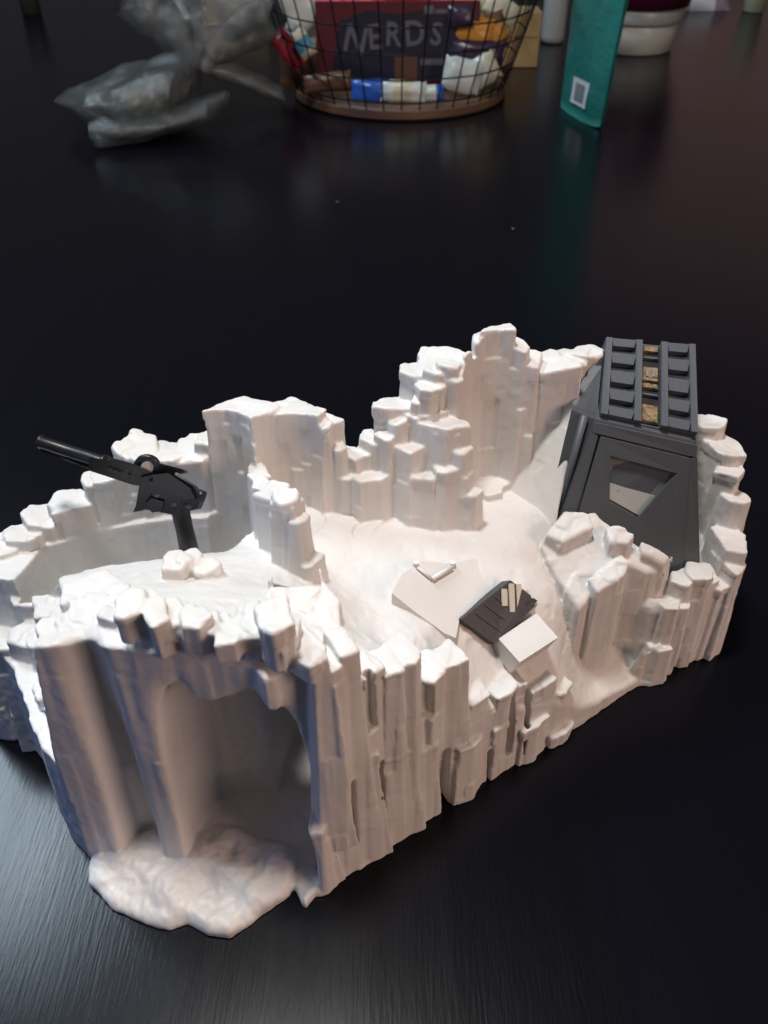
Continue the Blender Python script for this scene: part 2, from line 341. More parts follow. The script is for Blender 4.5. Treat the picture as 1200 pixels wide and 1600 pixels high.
tprism(((905, 985, .046), (918, 975, .048), (926, 1030, .030), (908, 1040, .022)), 'ice_boulder', .08)
tprism(((1000, 940, .046), (1030, 930, .048), (1062, 935, .046), (1056, 950, .043), (1015, 955, .042)), 'ice_column', .05)
tprism(((1006, 1008, .026), (1030, 1000, .027), (1050, 1010, .024), (1030, 1020, .022)), 'ice_column', .06)
for px, py, Y, w in ((1070, 900, .252, .012), (1090, 892, .254, .012), (1105, 900, .256, .012), (1060, 940, .247, .009), (1030, 1005, .241, .010), (1045, 940, .245, .010), (1120, 905, .259, .012), (1138, 905, .262, .012)):
    column(*aty(px, py, Y), w, .010, fang, draft=.05, tilt=(0, -.05))
ridge(R_((1142, 880, .261), (1147, 850, .266), (1150, 800, .273), (1146, 750, .283), (1138, 705, .291), (1122, 672, .298), (1098, 650, .304)), .011, .0085, jz=.002)
# the leaning snow slope left of the generator
prism(halfspaces([(.052, .276), (.066, .262), (.0715, .262), (.084, .306), (.062, .306)]), .097, part('snow_slope'), (.068, .284), .0, -.004, .002, (1.2, 1.25), zref=.1, ext=.026, zmax=.127)
# ramp slab leading from the cave roof down to the courtyard
rp = [at(412, 925, .105), at(498, 900, .103), at(534, 945, .101), at(532, 1030, .098), at(470, 1012, .100), at(430, 968, .105)]
prism(halfspaces(rp), .1035, part('ramp_slab'), (rp[0][0]*.5+rp[3][0]*.5, rp[0][1]*.5+rp[3][1]*.5), .06, .05, .001, (-.12, .15), zref=.1, ext=.03)
for px, py, Y, w in ((508, 1000, .172, .007), (524, 990, .176, .0065), (538, 1000, .178, .005)): column(*aty(px, py, Y), w, .010, fang, draft=.055, tilt=(0, 0))

# ---- recesses cut into the long wall and scoops in the inner cliff faces
def groove(x0, x1, y0, y1, dep=.0030):
    xc = (x0+x1)/2; b = at(xc, base_y(xc))[:2]; Y = b[1]+.004; top = aty(xc, y0, Y); bot = aty(xc, y1, b[1]+.001); w = (x1-x0)/2*top[1]/FPX*1.25; c = (top[:2]+bot[:2])/2 + fn*.0015
    cut([c+fdir*a*w+fn*o for a, o in ((-1, -dep), (1, -dep), (1, .004), (-1, .004))], bot[2], top[2], r=.0004)
for q in ((785, 798, 1070, 1172), (808, 821, 1066, 1168), (750, 760, 1160, 1240), (676, 700, 1165, 1290), (648, 676, 1066, 1122), (566, 586, 1042, 1142), (580, 594, 1176, 1330), (540, 548, 1200, 1345), (492, 501, 1290, 1375)): groove(*q)
def scoop(px, py, Y, a, b, ang, z0, z1, draft=.10):
    c = aty(px, py, Y)[:2]; ca, sa = math.cos(ang), math.sin(ang); P_ = []
    for k in range(18): t = 2*math.pi*k/18; u, v = a*math.cos(t), b*math.sin(t); P_.append((c[0]+u*ca-v*sa, c[1]+u*sa+v*ca))
    cut(P_, z0, z1, draft, .002)
scoop(442, 640, .2505, .013, .011, 0, .084, .20, .05); scoop(785, 640, .272, .0125, .014, .2, .080, .20, .06); scoop(590, 760, .2455, .010, .008, 0, .083, .2, .05); scoop(350, 760, .252, .010, .008, 0, .05, .2, .05)
# low pit of the gun ledge behind the cave roof
pit = [aty(40, 930, .218), aty(130, 905, .2215), aty(250, 885, .2235), aty(335, 865, .226), aty(372, 800, .244), aty(345, 790, .252), aty(250, 790, .2535), aty(150, 800, .2505), aty(70, 850, .242)]
cut(pit, .045, .20, .10, .001)
ridge(R_((396, 728, .254), (412, 752, .240), (430, 768, .228)), .008, .0055, draft=.05, jz=.002)
ridge(R_((446, 776, .2195), (458, 786, .2165)), .008, .0055, draft=.06, jz=.0015)
ridge(R_((468, 812, .2155), (478, 848, .2145), (490, 880, .2135)), .0075, .004, draft=.07, jz=.002)
column(*aty(446, 776, .2185), .0085, .0085, .5, draft=.05, tilt=(0, 0), cap=True)

# ---- the cave: hollows cut from the front, with an added light shaft
P_CAVE = part('cave_wall')
def hollow(c, r, pw=2., pid=P_CAVE):
    lo = np.array(c)-np.array(r)-.003; lo[2] = -.004; hi = np.array(c)+np.array(r)+.003; s = sl(lo, hi)
    X = (gx[s[0]][:, None, None]-c[0])/r[0]; Y = (gy[s[1]][None, :, None]-c[1])/r[1]; Z = np.maximum(gz[s[2]]-c[2], 0)[None, None, :]/r[2]
    q = (np.abs(X)**pw+np.abs(Y)**pw+np.abs(Z)**pw)**(1/pw); d = np.maximum((q-1)*min(r), np.float32(.0050)-gz[s[2]][None, None, :])
    cur = D[s]; nd = np.clip(-d, -BIG, BIG).astype(np.float32); k = np.float32(.0035)
    h_ = np.maximum(k-np.abs(cur-nd), 0)/k; act = (d < .004); new_ = np.minimum(np.maximum(cur, nd)+h_*h_*k*.25, BIG); cur[act] = new_[act]
    ID[s][(d < .0022) & (d > -.004)] = pid
hollow((-.0405, .157, .058), (.0148, .0215, .0415), 2.1)
hollow((-.0620, .157, .062), (.0086, .0215, .0390), 2.1)
hollow((-.0520, .154, .056), (.017, .024, .0380), 2.2)
hollow((-.0325, .178, .058), (.0085, .031, .0380), 2.6)  # added shaft, shaped so lamp light falls on the cave's right wall
hollow((-.0520, .146, .012), (.018, .034, .018), 2.2)
hollow((-.0430, .146, .018), (.019, .029, .030), 2.2)
hollow((-.0885, .149, .100), (.0076, .0165, .030), 2.2)
cut([at(426, 911, .10), at(499, 906, .10), at(502, 931, .10), at(430, 938, .10)], .050, .125, 0, .0006, pid=P_CAVE)  # slit shaped to let light from above down the shaft
# ---- snow apron spilling from the cave mouth
ap = np.array([at(x, y)[:2] for x, y in ((140, 1350), (142, 1385), (172, 1420), (228, 1448), (268, 1455), (292, 1446), (326, 1464), (360, 1468), (398, 1440), (455, 1402), (470, 1330), (300, 1280), (160, 1320))])
A2 = poly_sdf(ap, XX, YY); P_APRON = part('snow_apron')
def noise2(c, sd):
    r_ = np.random.default_rng(sd); n_ = [int(DIM[a]*VX/c)+3 for a in (0, 1)]; g_ = r_.random(n_, dtype=np.float32)*2-1
    for a in (0, 1):
        t_ = np.arange(DIM[a])*VX/c; i_ = t_.astype(int); f_ = (t_-i_).astype(np.float32); f_ = (f_*f_*(3-2*f_)).reshape((-1, 1) if a == 0 else (1, -1)); g_ = np.take(g_, i_, a)*(1-f_)+np.take(g_, i_+1, a)*f_
    return g_
APN = np.float32(.0009)*noise2(.009, 41) + np.float32(.00045)*noise2(.0037, 42) + np.float32(.0004)*noise2(.0016, 43)
hA = np.float32(.0055) + np.float32(.0014)*np.sin(XX*210+YY*80)*np.sin(YY*230+1) + np.clip(-A2, 0, .02)*np.float32(.12) + APN
zs = slice(0, int((.03-ORG[2])/VX))
put((slice(None), slice(None), zs), np.clip(rnd(A2[:, :, None], gz[zs][None, None, :]-hA[:, :, None], np.float32(.0042)), -BIG, BIG).astype(np.float32), P_APRON)

# ---- weathering relief: vertical striations and lumps
def vnoise(cell, seed):
    r = np.random.default_rng(seed); n = [int(DIM[a]*VX/cell[a])+3 for a in range(3)]; g = r.random(n, dtype=np.float32)*2-1
    for a in range(3):
        t = np.arange(DIM[a])*VX/cell[a]; i = t.astype(int); f = (t-i).astype(np.float32); f = f*f*(3-2*f); sh = [1, 1, 1]; sh[a] = -1; f = f.reshape(sh)
        g = np.take(g, i, a)*(1-f) + np.take(g, i+1, a)*f
    return g
D += np.float32(.00028)*vnoise((.0032, .0032, .06), 1)
D += np.float32(.0003)*vnoise((.009, .009, .016), 2)
D += np.float32(.00010)*vnoise((.0022, .0022, .003), 3)
# shards: Voronoi prisms standing a little proud of or behind the face
cs = .0052; gi, gj = np.floor(XX/cs).astype(int), np.floor(YY/cs).astype(int); rr_ = np.random.default_rng(5); tb = rr_.random((256, 256, 2)); bd = np.full(XX.shape, 9.); bid = np.zeros(XX.shape, int)
for di in (-1, 0, 1):
    for dj in (-1, 0, 1):
        ii, jj = gi+di, gj+dj; o_ = tb[ii % 256, jj % 256]; d_ = np.hypot(XX-(ii+o_[..., 0])*cs, YY-(jj+o_[..., 1])*cs); m_ = d_ < bd; bd[m_] = d_[m_]; bid[m_] = ((ii % 256)*256+jj % 256)[m_]
hc_ = (.014+.034*tb.reshape(-1, 2)[bid, 0]).astype(np.float32); of_ = (.05*tb.reshape(-1, 2)[bid, 1]).astype(np.float32)
tab = (rr_.random(4096)*2-1).astype(np.float32)
lay = ((gz[None, None, :]+of_[:, :, None]+np.float32(1))/hc_[:, :, None]).astype(np.int32)
amp = np.full(len(PARTS), .00046, np.float32); amp[[P_BODY, P_CAVE, P_APRON]] = .00022, .00008, .00010
D += tab[(lay*131+bid[:, :, None].astype(np.int32)) % 4096]*amp[ID]; del lay
np.clip(D, -BIG, BIG, out=D)
for a in range(3):
    s0 = [slice(None)]*3; s1 = [slice(None)]*3; sm = [slice(None)]*3; s0[a] = slice(0, -2); s1[a] = slice(2, None); sm[a] = slice(1, -1)
    T = D[tuple(sm)]*.7; T += D[tuple(s0)]*.15; T += D[tuple(s1)]*.15; D[tuple(sm)] = T
D[:, :, gz < .0004] = np.maximum(D[:, :, gz < .0004], .0004)
D[0], D[-1] = BIG, BIG; D[:, 0] = BIG; D[:, -1] = BIG; D[:, :, 0] = BIG; D[:, :, -1] = BIG
print('field', round(time.time()-T0, 1))
import openvdb
g = openvdb.FloatGrid(BIG); g.copyFromArray(D); g.gridClass = openvdb.GridClass.LEVEL_SET
pts, quads = g.convertToQuads(isovalue=0.0)
pts = np.asarray(pts, np.float64); quads = np.asarray(quads, np.int64)
nrm = np.stack([np.gradient(D, axis=a) for a in range(3)], -1) if False else None
cen = pts[quads].mean(1); ci = np.clip(np.rint(cen).astype(int), 0, np.array(DIM)-1); pid = ID[ci[:, 0], ci[:, 1], ci[:, 2]]
wp = pts*VX + ORG; wc = cen*VX + ORG
fnv = np.cross(wp[quads[:, 2]]-wp[quads[:, 0]], wp[quads[:, 3]]-wp[quads[:, 1]])
i = np.rint(cen).astype(int); gr = D[np.minimum(i[:, 0]+1, DIM[0]-1), i[:, 1], i[:, 2]]-D[np.maximum(i[:, 0]-1, 0), i[:, 1], i[:, 2]]
if (gr*fnv[:, 0]).sum() < 0: quads = quads[:, ::-1]; fnv = -fnv
vn = np.zeros_like(wp)
for k in range(4): np.add.at(vn, quads[:, k], fnv)
vn /= np.linalg.norm(vn, axis=1, keepdims=True)+1e-12
fl = fnv/(np.linalg.norm(fnv, axis=1, keepdims=True)+1e-12)
# body faces that look up are the snow floor
P_FLOOR = part('snow_floor'); pid = pid.copy(); pid[(pid == P_BODY) & (fl[:, 2] > .55) & (wc[:, 2] > .02)] = P_FLOOR
e_ = np.concatenate([np.sort(quads[:, [k, (k+1) % 4]], 1) for k in range(4)]); key = e_[:, 0]*len(wp)+e_[:, 1]; fid = np.tile(np.arange(len(quads)), 4)
od = np.argsort(key, kind='stable'); key = key[od]; fid = fid[od]; same = key[1:] == key[:-1]; ea, eb = fid[:-1][same], fid[1:][same]
def components(a, b, n):
    lab = np.arange(n)
    while True:
        old = lab.copy(); m = np.minimum(lab[a], lab[b]); np.minimum.at(lab, a, m); np.minimum.at(lab, b, m)
        for _ in range(3): lab = lab[lab]
        if (lab == old).all(): return lab
glob = components(ea, eb, len(quads)); keep = glob == np.argmax(np.bincount(glob, minlength=len(quads)))
for it in range(6):
    mk = pid[ea] == pid[eb]; lab = components(ea[mk], eb[mk], len(quads)); size = np.bincount(lab, minlength=len(quads)); best = {}
    for l in np.nonzero(size)[0]:
        p_ = pid[l]
        if p_ not in best or size[l] > size[best[p_]]: best[p_] = l
    main = np.zeros(len(quads), bool); main[[l for l in best.values() if size[l] >= 60]] = True
    bad = ~main[lab]
    if not (bad & keep).any(): break
    x = np.concatenate([np.stack([lab[ea], lab[eb]], 1), np.stack([lab[eb], lab[ea]], 1)]); x = x[(~main[x[:, 0]]) & main[x[:, 1]]]
    pairs, n_ = np.unique(x, axis=0, return_counts=True); tgt = {}
    for (a, b), n1_ in zip(pairs, n_):
        if a not in tgt or n1_ > tgt[a][1]: tgt[a] = (b, n1_)
    new = pid.copy(); mp_ = np.full(len(quads), -1)
    for a, (b, _) in tgt.items(): mp_[a] = pid[b]
    w_ = mp_[lab] >= 0; new[w_] = mp_[lab][w_]; pid = new
pid[~keep] = 0
playset = empty('ice_playset', (0.0, .22, 0), 'white moulded ice cliff toy playset with cave, gun turret and dark grey tower', 'toy playset')
def sub_mesh(name, sel, parent, material):
    q = quads[sel]; u, inv = np.unique(q, return_inverse=True); inv = inv.reshape(q.shape)
    me = bpy.data.meshes.new(name); n = len(u); me.vertices.add(n); me.vertices.foreach_set('co', (wp[u]-np.array(parent.location)).astype(np.float32).ravel())
    me.loops.add(len(q)*4); me.loops.foreach_set('vertex_index', inv.astype(np.int32).ravel()); me.polygons.add(len(q)); me.polygons.foreach_set('loop_start', np.arange(0, len(q)*4, 4, dtype=np.int32))
    me.update(calc_edges=True); me.polygons.foreach_set('use_smooth', np.ones(len(q), bool))
    me.normals_split_custom_set_from_vertices(vn[u].astype(np.float32))
    me.materials.append(material); o = bpy.data.objects.new(name, me); COL.objects.link(o); o.parent = parent; return o
for k in range(1, len(PARTS)):
    sel = np.nonzero(pid == k)[0]
    if len(sel): sub_mesh(PARTS[k], sel, playset, M_ICE)
print('surface', len(quads), len(set(pid.tolist())), round(time.time()-T0, 1))
del D, ID

# ============================================================ dark parts of the playset
def V(*a): return Vector(tuple(float(x) for x in a))
def plate(bm, loop, thick, nrm):
    """closed slab: polygon loop extruded by thick along nrm"""
    a = [bm.verts.new(tuple(p)) for p in loop]; b = [bm.verts.new(tuple(Vector(tuple(p))+nrm*thick)) for p in loop]
    bm.faces.new(a[::-1]); bm.faces.new(b)
    for i in range(len(a)): j = (i+1) % len(a); bm.faces.new((a[i], a[j], b[j], b[i]))
def lerp(a, b, t): return a*(1-t)+b*t
def quadpt(A, B, C, Dd, u, v): return lerp(lerp(A, B, u), lerp(Dd, C, u), v)     # A->B along u, A->D along v

# ---- tower (grey generator)
tower = empty('grey_tower', (0, 0, 0), parent=playset); tower.location = (.10, .06, .05)
fTL, fTR = V(*aty(930, 655, .279)), V(*aty(1088, 690, .274)); fBL, fBR = V(*aty(866, 830, .264)), V(*aty(1094, 905, .260))
gTL, gTR, gBL, gBR = V(*aty(944, 534, .312)), V(*aty(1082, 545, .309)), V(*aty(936, 652, .281)), V(*aty(1086, 682, .276))
back = V(0, .040, 0); bTL, bTR, bBL, bBR = gTL+V(0, .012, -.012), gTR+V(0, .012, -.012), fBL+back, fBR+back
bm = bmesh.new(); hexa(bm, [fBL, fBR, bBR, bBL, fTL, fTR, bTR, bTL]); 
fnn = (fTR-fTL).cross(fBL-fTL).normalized(); fnn = -fnn if fnn.y > 0 else fnn
bm_obj('tower_body', bm, M_GREY, tower, bevel=.0012)
def fq(u, v): return quadpt(fTL, fTR, fBR, fBL, u, v)
def strip(u0, v0, u1, v1, u2, v2, u3, v3, th, name, m, off=0.0, bev=.0004):
    bm = bmesh.new(); plate(bm, [fq(*q)+fnn*off for q in ((u0, v0), (u1, v1), (u2, v2), (u3, v3))], th, fnn); return bm_obj(name, bm, m, tower, bevel=bev)
# window: frame of four bars round a recessed trapezoid pane
wa, wb, wc_, wd = (.21, .24), (.80, .24), (.52, .66), (.29, .60)
bars = [((.09, .115), (.915, .115), wb, wa), (wb, (.915, .115), (.86, .98), wc_), ((.10, .98), wd, wc_, (.86, .98)), ((.09, .115), wa, wd, (.10, .98))]
for q in bars:
    bm = bmesh.new(); plate(bm, [fq(*p) for p in q], .0030, fnn); bm_obj('front_panel', bm, M_GREY, tower, bevel=.0005)
bm = bmesh.new(); plate(bm, [fq(*p)+fnn*.0002 for p in (wa, wb, wc_, wd)], .0006, fnn); pane = bm_obj('window_pane', bm, M_GREYL, tower)
bm = bmesh.new(); plate(bm, [fq(*p)+fnn*.0008 for p in ((.262, .46), (.648, .46), (.53, .645), (.292, .585))], 0.0006, fnn); bm_obj('window_sill', bm, mat('pale_sill_plastic', (.45, .47, .45), .7), tower)
strip(.0, .02, 1., .02, .985, .10, .01, .10, .0018, 'brow_bar', M_GREY)
strip(.0, .10, .065, .12, .10, .98, .0, .98, .0022, 'corner_post', M_GREY); strip(.92, .12, .99, .10, .99, .98, .86, .98, .0022, 'corner_post', M_GREY)
# left side: stepped buttress plates
L0, L1, L2, L3 = V(*aty(906, 568, .304)), V(*aty(940, 572, .300)), V(*aty(932, 655, .2815)), V(*aty(893, 642, .284))
bm = bmesh.new(); plate(bm, [L0, L1, L2, L3], .012, V(.2, .9, -.35).normalized()); bm_obj('shoulder_plate', bm, M_GREY, tower, bevel=.0006)
B0, B1, B2, B3 = V(*aty(893, 640, .2825)), V(*aty(930, 655, .2795)), V(*aty(878, 835, .2645)), V(*aty(846, 838, .268))
bm = bmesh.new(); plate(bm, [B0, B1, B2, B3], .014, V(.35, .93, 0).normalized()); bm_obj('side_plate', bm, M_GREY, tower, bevel=.0006)
bm = bmesh.new(); tube(bm, [lerp(B0, B1, .55)+fnn*.0005, lerp(B3, B2, .55)+fnn*.0005], .0016, 8); bm_obj('side_rib', bm, M_GREY, tower, smooth=True)
# sloping top grille: slab, rails, raised lumps left and right, gilded middle cells
gn = (gTR-gTL).cross(gBL-gTL).normalized(); gn = -gn if gn.z < 0 else gn
def gq(u, v, h=0): return quadpt(gTL, gTR, gBR, gBL, u, v)+gn*h
bm = bmesh.new(); plate(bm, [gq(0, 0, -.010), gq(1, 0, -.010), gq(1, 1, -.010), gq(0, 1, -.010)], .0105, gn); bm_obj('grille_slab', bm, M_GREY, tower, bevel=.0012)
for u0, u1 in ((0, .07), (.34, .41), (.62, .69), (.93, 1.)):
    bm = bmesh.new(); plate(bm, [gq(u0, .0, .0003), gq(u1, .0, .0003), gq(u1, 1, .0003), gq(u0, 1, .0003)], .0034, gn); bm_obj('grille_rail', bm, M_GREY, tower, bevel=.0006)
for u0, u1 in ((.07, .34), (.69, .93)):
    bm = bmesh.new(); plate(bm, [gq(u0, .02, .0003), gq(u1, .02, .0003), gq(u1, .98, .0003), gq(u0, .98, .0003)], .0004, gn); bm_obj('grille_bed', bm, M_SLATE, tower)  # darker sheet puts the shade of the recessed slots into the colour
    for v0, v1 in ((.0, .11), (.19, .33), (.42, .58), (.66, .80), (.88, 1.)):
        bm = bmesh.new(); hexa(bm, [gq(u0-.004, v0, .0005), gq(u1+.004, v0, .0005), gq(u1+.004, v1, .0005), gq(u0-.004, v1, .0005), gq(u0-.004, v0+.004, .0034), gq(u1+.004, v0+.004, .0034), gq(u1-.02, v1-.012, .0030), gq(u0+.02, v1-.012, .0030)])
        bm_obj('grille_lump', bm, M_GREY, tower, bevel=.0009)
bm = bmesh.new(); plate(bm, [gq(.41, .02, .0003), gq(.62, .02, .0003), gq(.62, .98, .0003), gq(.41, .98, .0003)], .0004, gn); bm_obj('grille_channel', bm, M_HOLE_SHADE, tower)  # black sheet painted as the shade of the holes between the gilt blocks
for v0, v1, g_ in ((.04, .12, 1), (.30, .48, 1), (.50, .57, 1), (.76, .97, 1), (.17, .21, 0), (.62, .66, 0)):
    bm = bmesh.new(); hexa(bm, [gq(.42, v0, .0008), gq(.61, v0, .0008), gq(.61, v1, .0008), gq(.42, v1, .0008), gq(.44, v0+.01, .0022), gq(.59, v0+.01, .0022), gq(.59, v1-.01, .0022), gq(.44, v1-.01, .0022)])
    o = bm_obj('gilt_block' if g_ else 'grille_lump', bm, M_GOLD if g_ else M_GREY, tower, bevel=.0004)
for du in (.475, .545):
    bm = bmesh.new(); hexa(bm, [gq(du-.015, .34, .002), gq(du+.015, .34, .002), gq(du+.015, .44, .002), gq(du-.015, .44, .002), gq(du-.012, .35, .0028), gq(du+.012, .35, .0028), gq(du+.012, .43, .0028), gq(du-.012, .43, .0028)])
    bm_obj('gilt_stud', bm, M_GREYL, tower)

# ---- gun turret
gun = empty('gun_turret', (-.075, .02, .08), parent=playset)
GY = .242
def g3(px, py, dy=0.0): return V(*aty(px, py, GY+dy))
bm = bmesh.new(); pb, pt_ = g3(300, 880), g3(277, 775); tube(bm, [pb, lerp(pb, pt_, .55), lerp(pb, pt_, .8), pt_], [.0040, .0034, .0036, .0034], 14); bm_obj('pedestal', bm, M_BLACK, gun, smooth=True, bevel=0)
def slab(name, loop, t0, t1, bev=.0005, m=None):
    bm = bmesh.new(); plate(bm, [g3(x, y, t0) for x, y in loop], t1-t0, V(0, .77, -.64)); return bm_obj(name, bm, m or M_BLACK, gun, bevel=bev)
slab('breech', [(220, 746), (262, 736), (300, 758), (316, 776), (308, 795), (268, 804), (232, 797), (212, 790)], -.0034, .0034, .0006)
slab('breech_plate', [(232, 752), (262, 748), (288, 766), (282, 788), (240, 782)], -.0042, -.0026)
slab('breech_block', [(238, 742), (262, 739), (296, 762), (304, 778), (290, 782), (262, 764), (240, 758)], -.0056, -.0030, .0006)
slab('trigger_guard', [(226, 790), (236, 778), (256, 784), (252, 798), (238, 801)], -.0050, -.0030, .0005)
for x, y in ((250, 772), (276, 786), (298, 790)):
    bm = bmesh.new(); p = g3(x, y, 0); d_ = V(0, .77, -.64); tube(bm, [p-d_*.0052, p-d_*.003], .0014, 10); bm_obj('pivot_pin', bm, M_GREY, gun, smooth=True)
bm = bmesh.new(); tube(bm, [g3(309, 772, -.002), g3(319, 777, -.002)], .0022, 10); bm_obj('charging_knob', bm, M_BLACK, gun, smooth=True)
slab('rear_lug', [(300, 765), (316, 774), (312, 786), (298, 786)], -.003, .003)
slab('front_lug', [(208, 800), (214, 786), (232, 780), (238, 792), (222, 797)], -.003, .003)
slab('rear_sight', [(240, 722), (262, 727), (286, 733), (289, 738), (280, 740), (272, 736), (262, 742), (244, 740)], -.0025, .0025)
bm = bmesh.new(); ring = [g3(230+16*math.cos(a), 730+15*math.sin(a)) for a in np.linspace(0, 2*math.pi, 23)]; tube(bm, ring, .0014, 8, caps=False); bm_obj('sight_ring', bm, M_BLACK, gun, smooth=True)
slab('barrel_housing', [(140, 714), (212, 726), (238, 738), (234, 762), (205, 757), (138, 735)], -.0026, .0026, .0006)
bm = bmesh.new(); a, b = g3(62, 690, .012), g3(205, 737, -.001); tube(bm, [a, lerp(a, b, .02), lerp(a, b, .03), lerp(a, b, .55), b], [.0026, .0027, .0023, .0024, .0030], 12); bm_obj('barrel', bm, M_BLACK, gun, smooth=True)
bm = bmesh.new(); a, b = g3(66, 702, .012), g3(150, 733, .002); tube(bm, [a, b], .0009, 8); bm_obj('lower_barrel', bm, M_BLACK, gun, smooth=True)
bm = bmesh.new(); tube(bm, [g3(158, 721, .002), g3(164, 724, .0015)], .0030, 12); bm_obj('barrel_collar', bm, M_BLACK, gun, smooth=True)
for k in range(4):
    p = g3(172+9*k, 735+3*k, -.0032); q = p+V(0, .002, .0002); bm = bmesh.new(); tube(bm, [p, q], .0011, 8); bm_obj('housing_rivet', bm, M_BLACK, gun)

# ---- raised white plate with V mark, dark vented hatch and white box
deck = empty('hatch_deck', (0, 0, .0), parent=playset)
def dk(px, py, z): return V(*at(px, py, z))
def zplane(px, py):     # heights of the sloping deck under a photo pixel
    return .0845 - .00012*(px-640)*.9 - .00006*(py-900)
loop = [dk(x, y, zplane(x, y)) for x, y in ((612, 930), (628, 900), (660, 880), (706, 884), (742, 876), (795, 906), (718, 968), (712, 1000), (694, 992), (650, 960))]
bm = bmesh.new(); plate(bm, [p-V(0, 0, .0055) for p in loop], .0065, V(0, 0, 1)); bm_obj('deck_plate', bm, M_ICE, deck, bevel=.0013)
for (x0, y0), (x1, y1), r in (((652, 886), (675, 905), .0007), ((675, 905), (706, 886), .0010)):
    a, b = dk(x0, y0, zplane(x0, y0)+.0016), dk(x1, y1, zplane(x1, y1)+.0016); bm = bmesh.new(); tube(bm, [a, b], r, 8); bm_obj('raised_rib', bm, M_PANEL, deck, smooth=True)
for x, y in ((650, 885), (707, 885)):
    a = dk(x, y, zplane(x, y)+.0005); bm = bmesh.new(); tube(bm, [a, a+V(0, 0, .0022)], .0012, 10); bm_obj('deck_peg', bm, M_GOLD if False else M_PANEL, deck)
hc = [dk(718, 968, .0735), dk(770, 1006, .0615), dk(834, 947, .0645), dk(826, 930, .0675), dk(795, 907, .0735)]
hn = (hc[1]-hc[0]).cross(hc[4]-hc[0]).normalized(); hn = -hn if hn.z < 0 else hn
bm = bmesh.new(); plate(bm, [p-hn*.004 for p in hc], .0050, hn); bm_obj('hatch_door', bm, M_SLATE, deck, bevel=.0005)
hu = (hc[4]-hc[0]); hv = (hc[1]-hc[0])
def hp(u, v, h=.0012): return hc[0]+hu*u+hv*v+hn*h
vc = hp(.80, .42); rr = .0066; ux = (V(1, 0, 0)-hn*hn.x).normalized(); vy = hn.cross(ux)
for k in range(4):
    o = -.82+.55*k; half = math.sqrt(max(.05, 1-o*o))*rr*.95; c = vc+ux*o*rr; w = rr*.17
    bm = bmesh.new(); plate(bm, [c+ux*-w-vy*half*.9, c+ux*w-vy*half*.9, c+ux*w*1.1-vy*half*.5, c+ux*w*1.1+vy*half*.5, c+ux*w+vy*half*.9, c-ux*w+vy*half*.9, c-ux*w*1.1+vy*half*.5, c-ux*w*1.1-vy*half*.5], .0007, hn); bm_obj('vent_slat', bm, M_BEIGE, deck)
for u in (.2, .4, .6):
    bm = bmesh.new(); plate(bm, [hp(u, .1, .0008), hp(u+.012, .1, .0008), hp(u+.012, .92, .0008), hp(u, .92, .0008)], .0006, hn); bm_obj('hatch_rib', bm, M_SLATE, deck)
bm = bmesh.new(); plate(bm, [hp(.80, .70, .001), hp(.97, .70, .001), hp(.97, .82, .001), hp(.80, .82, .001)], .0018, hn); bm_obj('hatch_latch', bm, M_SLATE, deck, bevel=.0004)
bc = [dk(779, 998, .063), dk(838, 958, .063), dk(872, 996, .059), dk(812, 1035, .059)]
bn = (bc[1]-bc[0]).cross(bc[3]-bc[0]).normalized(); bn = -bn if bn.z < 0 else bn
bm = bmesh.new(); plate(bm, [p-bn*.010 for p in bc], .010, bn); bm_obj('white_box', bm, M_ICE, deck, bevel=.0014)

# ============================================================ things in the background
def principled_alpha(name, col, alpha, rough):
    m = mat(name, col, rough, spec=.9); m.node_tree.nodes['Principled BSDF'].inputs['Alpha'].default_value = alpha; return m
M_WIRE = mat('dark_wire', (.02, .017, .015), .35, .7)
M_WOOD = bump(mat('reddish_wood', (.085, .045, .030), .45), 60, .3, .002, (1, 1, 6), 4, ((.15, .09, .05), 14))
# ---- wire basket
BC = Vector((.022, 1.275, 0)); basket = empty('wire_basket', BC, 'dark wire basket of sweets on a round wooden base', 'basket')
brad = lambda z: .140 + .36*z - .3*z*z
bm = bmesh.new(); lathe(bm, [(.100, .0), (.143, .0), (.147, .003), (.147, .012), (.143, .015), (.132, .016), (.02, .0155)], 72, BC); bm_obj('base_plate', bm, M_WOOD, basket, smooth=False, bevel=0)
NW = 40
for k in range(NW):
    a = 2*math.pi*k/NW; bm = bmesh.new()
    tube(bm, [BC+Vector((math.cos(a)*brad(z), math.sin(a)*brad(z), z)) for z in np.linspace(.012, .17, 8)], .0010, 6); bm_obj('upright_wire', bm, M_WIRE, basket, smooth=True)
for z in (.022, .050, .080, .110, .140, .168):
    bm = bmesh.new(); tube(bm, [BC+Vector((math.cos(a)*brad(z), math.sin(a)*brad(z), z+.0004*math.sin(9*a))) for a in np.linspace(0, 2*math.pi, 73)], .0011 if z < .16 else .003, 6, caps=False); bm_obj('hoop_wire', bm, M_WIRE, basket, smooth=True)
for a in (math.pi*1.02, math.pi*1.06):
    bm = bmesh.new(); tube(bm, [BC+Vector((math.cos(a)*brad(z)*1.01, math.sin(a)*brad(z)*1.01, z)) for z in np.linspace(.03, .17, 6)], .0032, 8); bm_obj('handle_wire', bm, M_WIRE, basket, smooth=True)

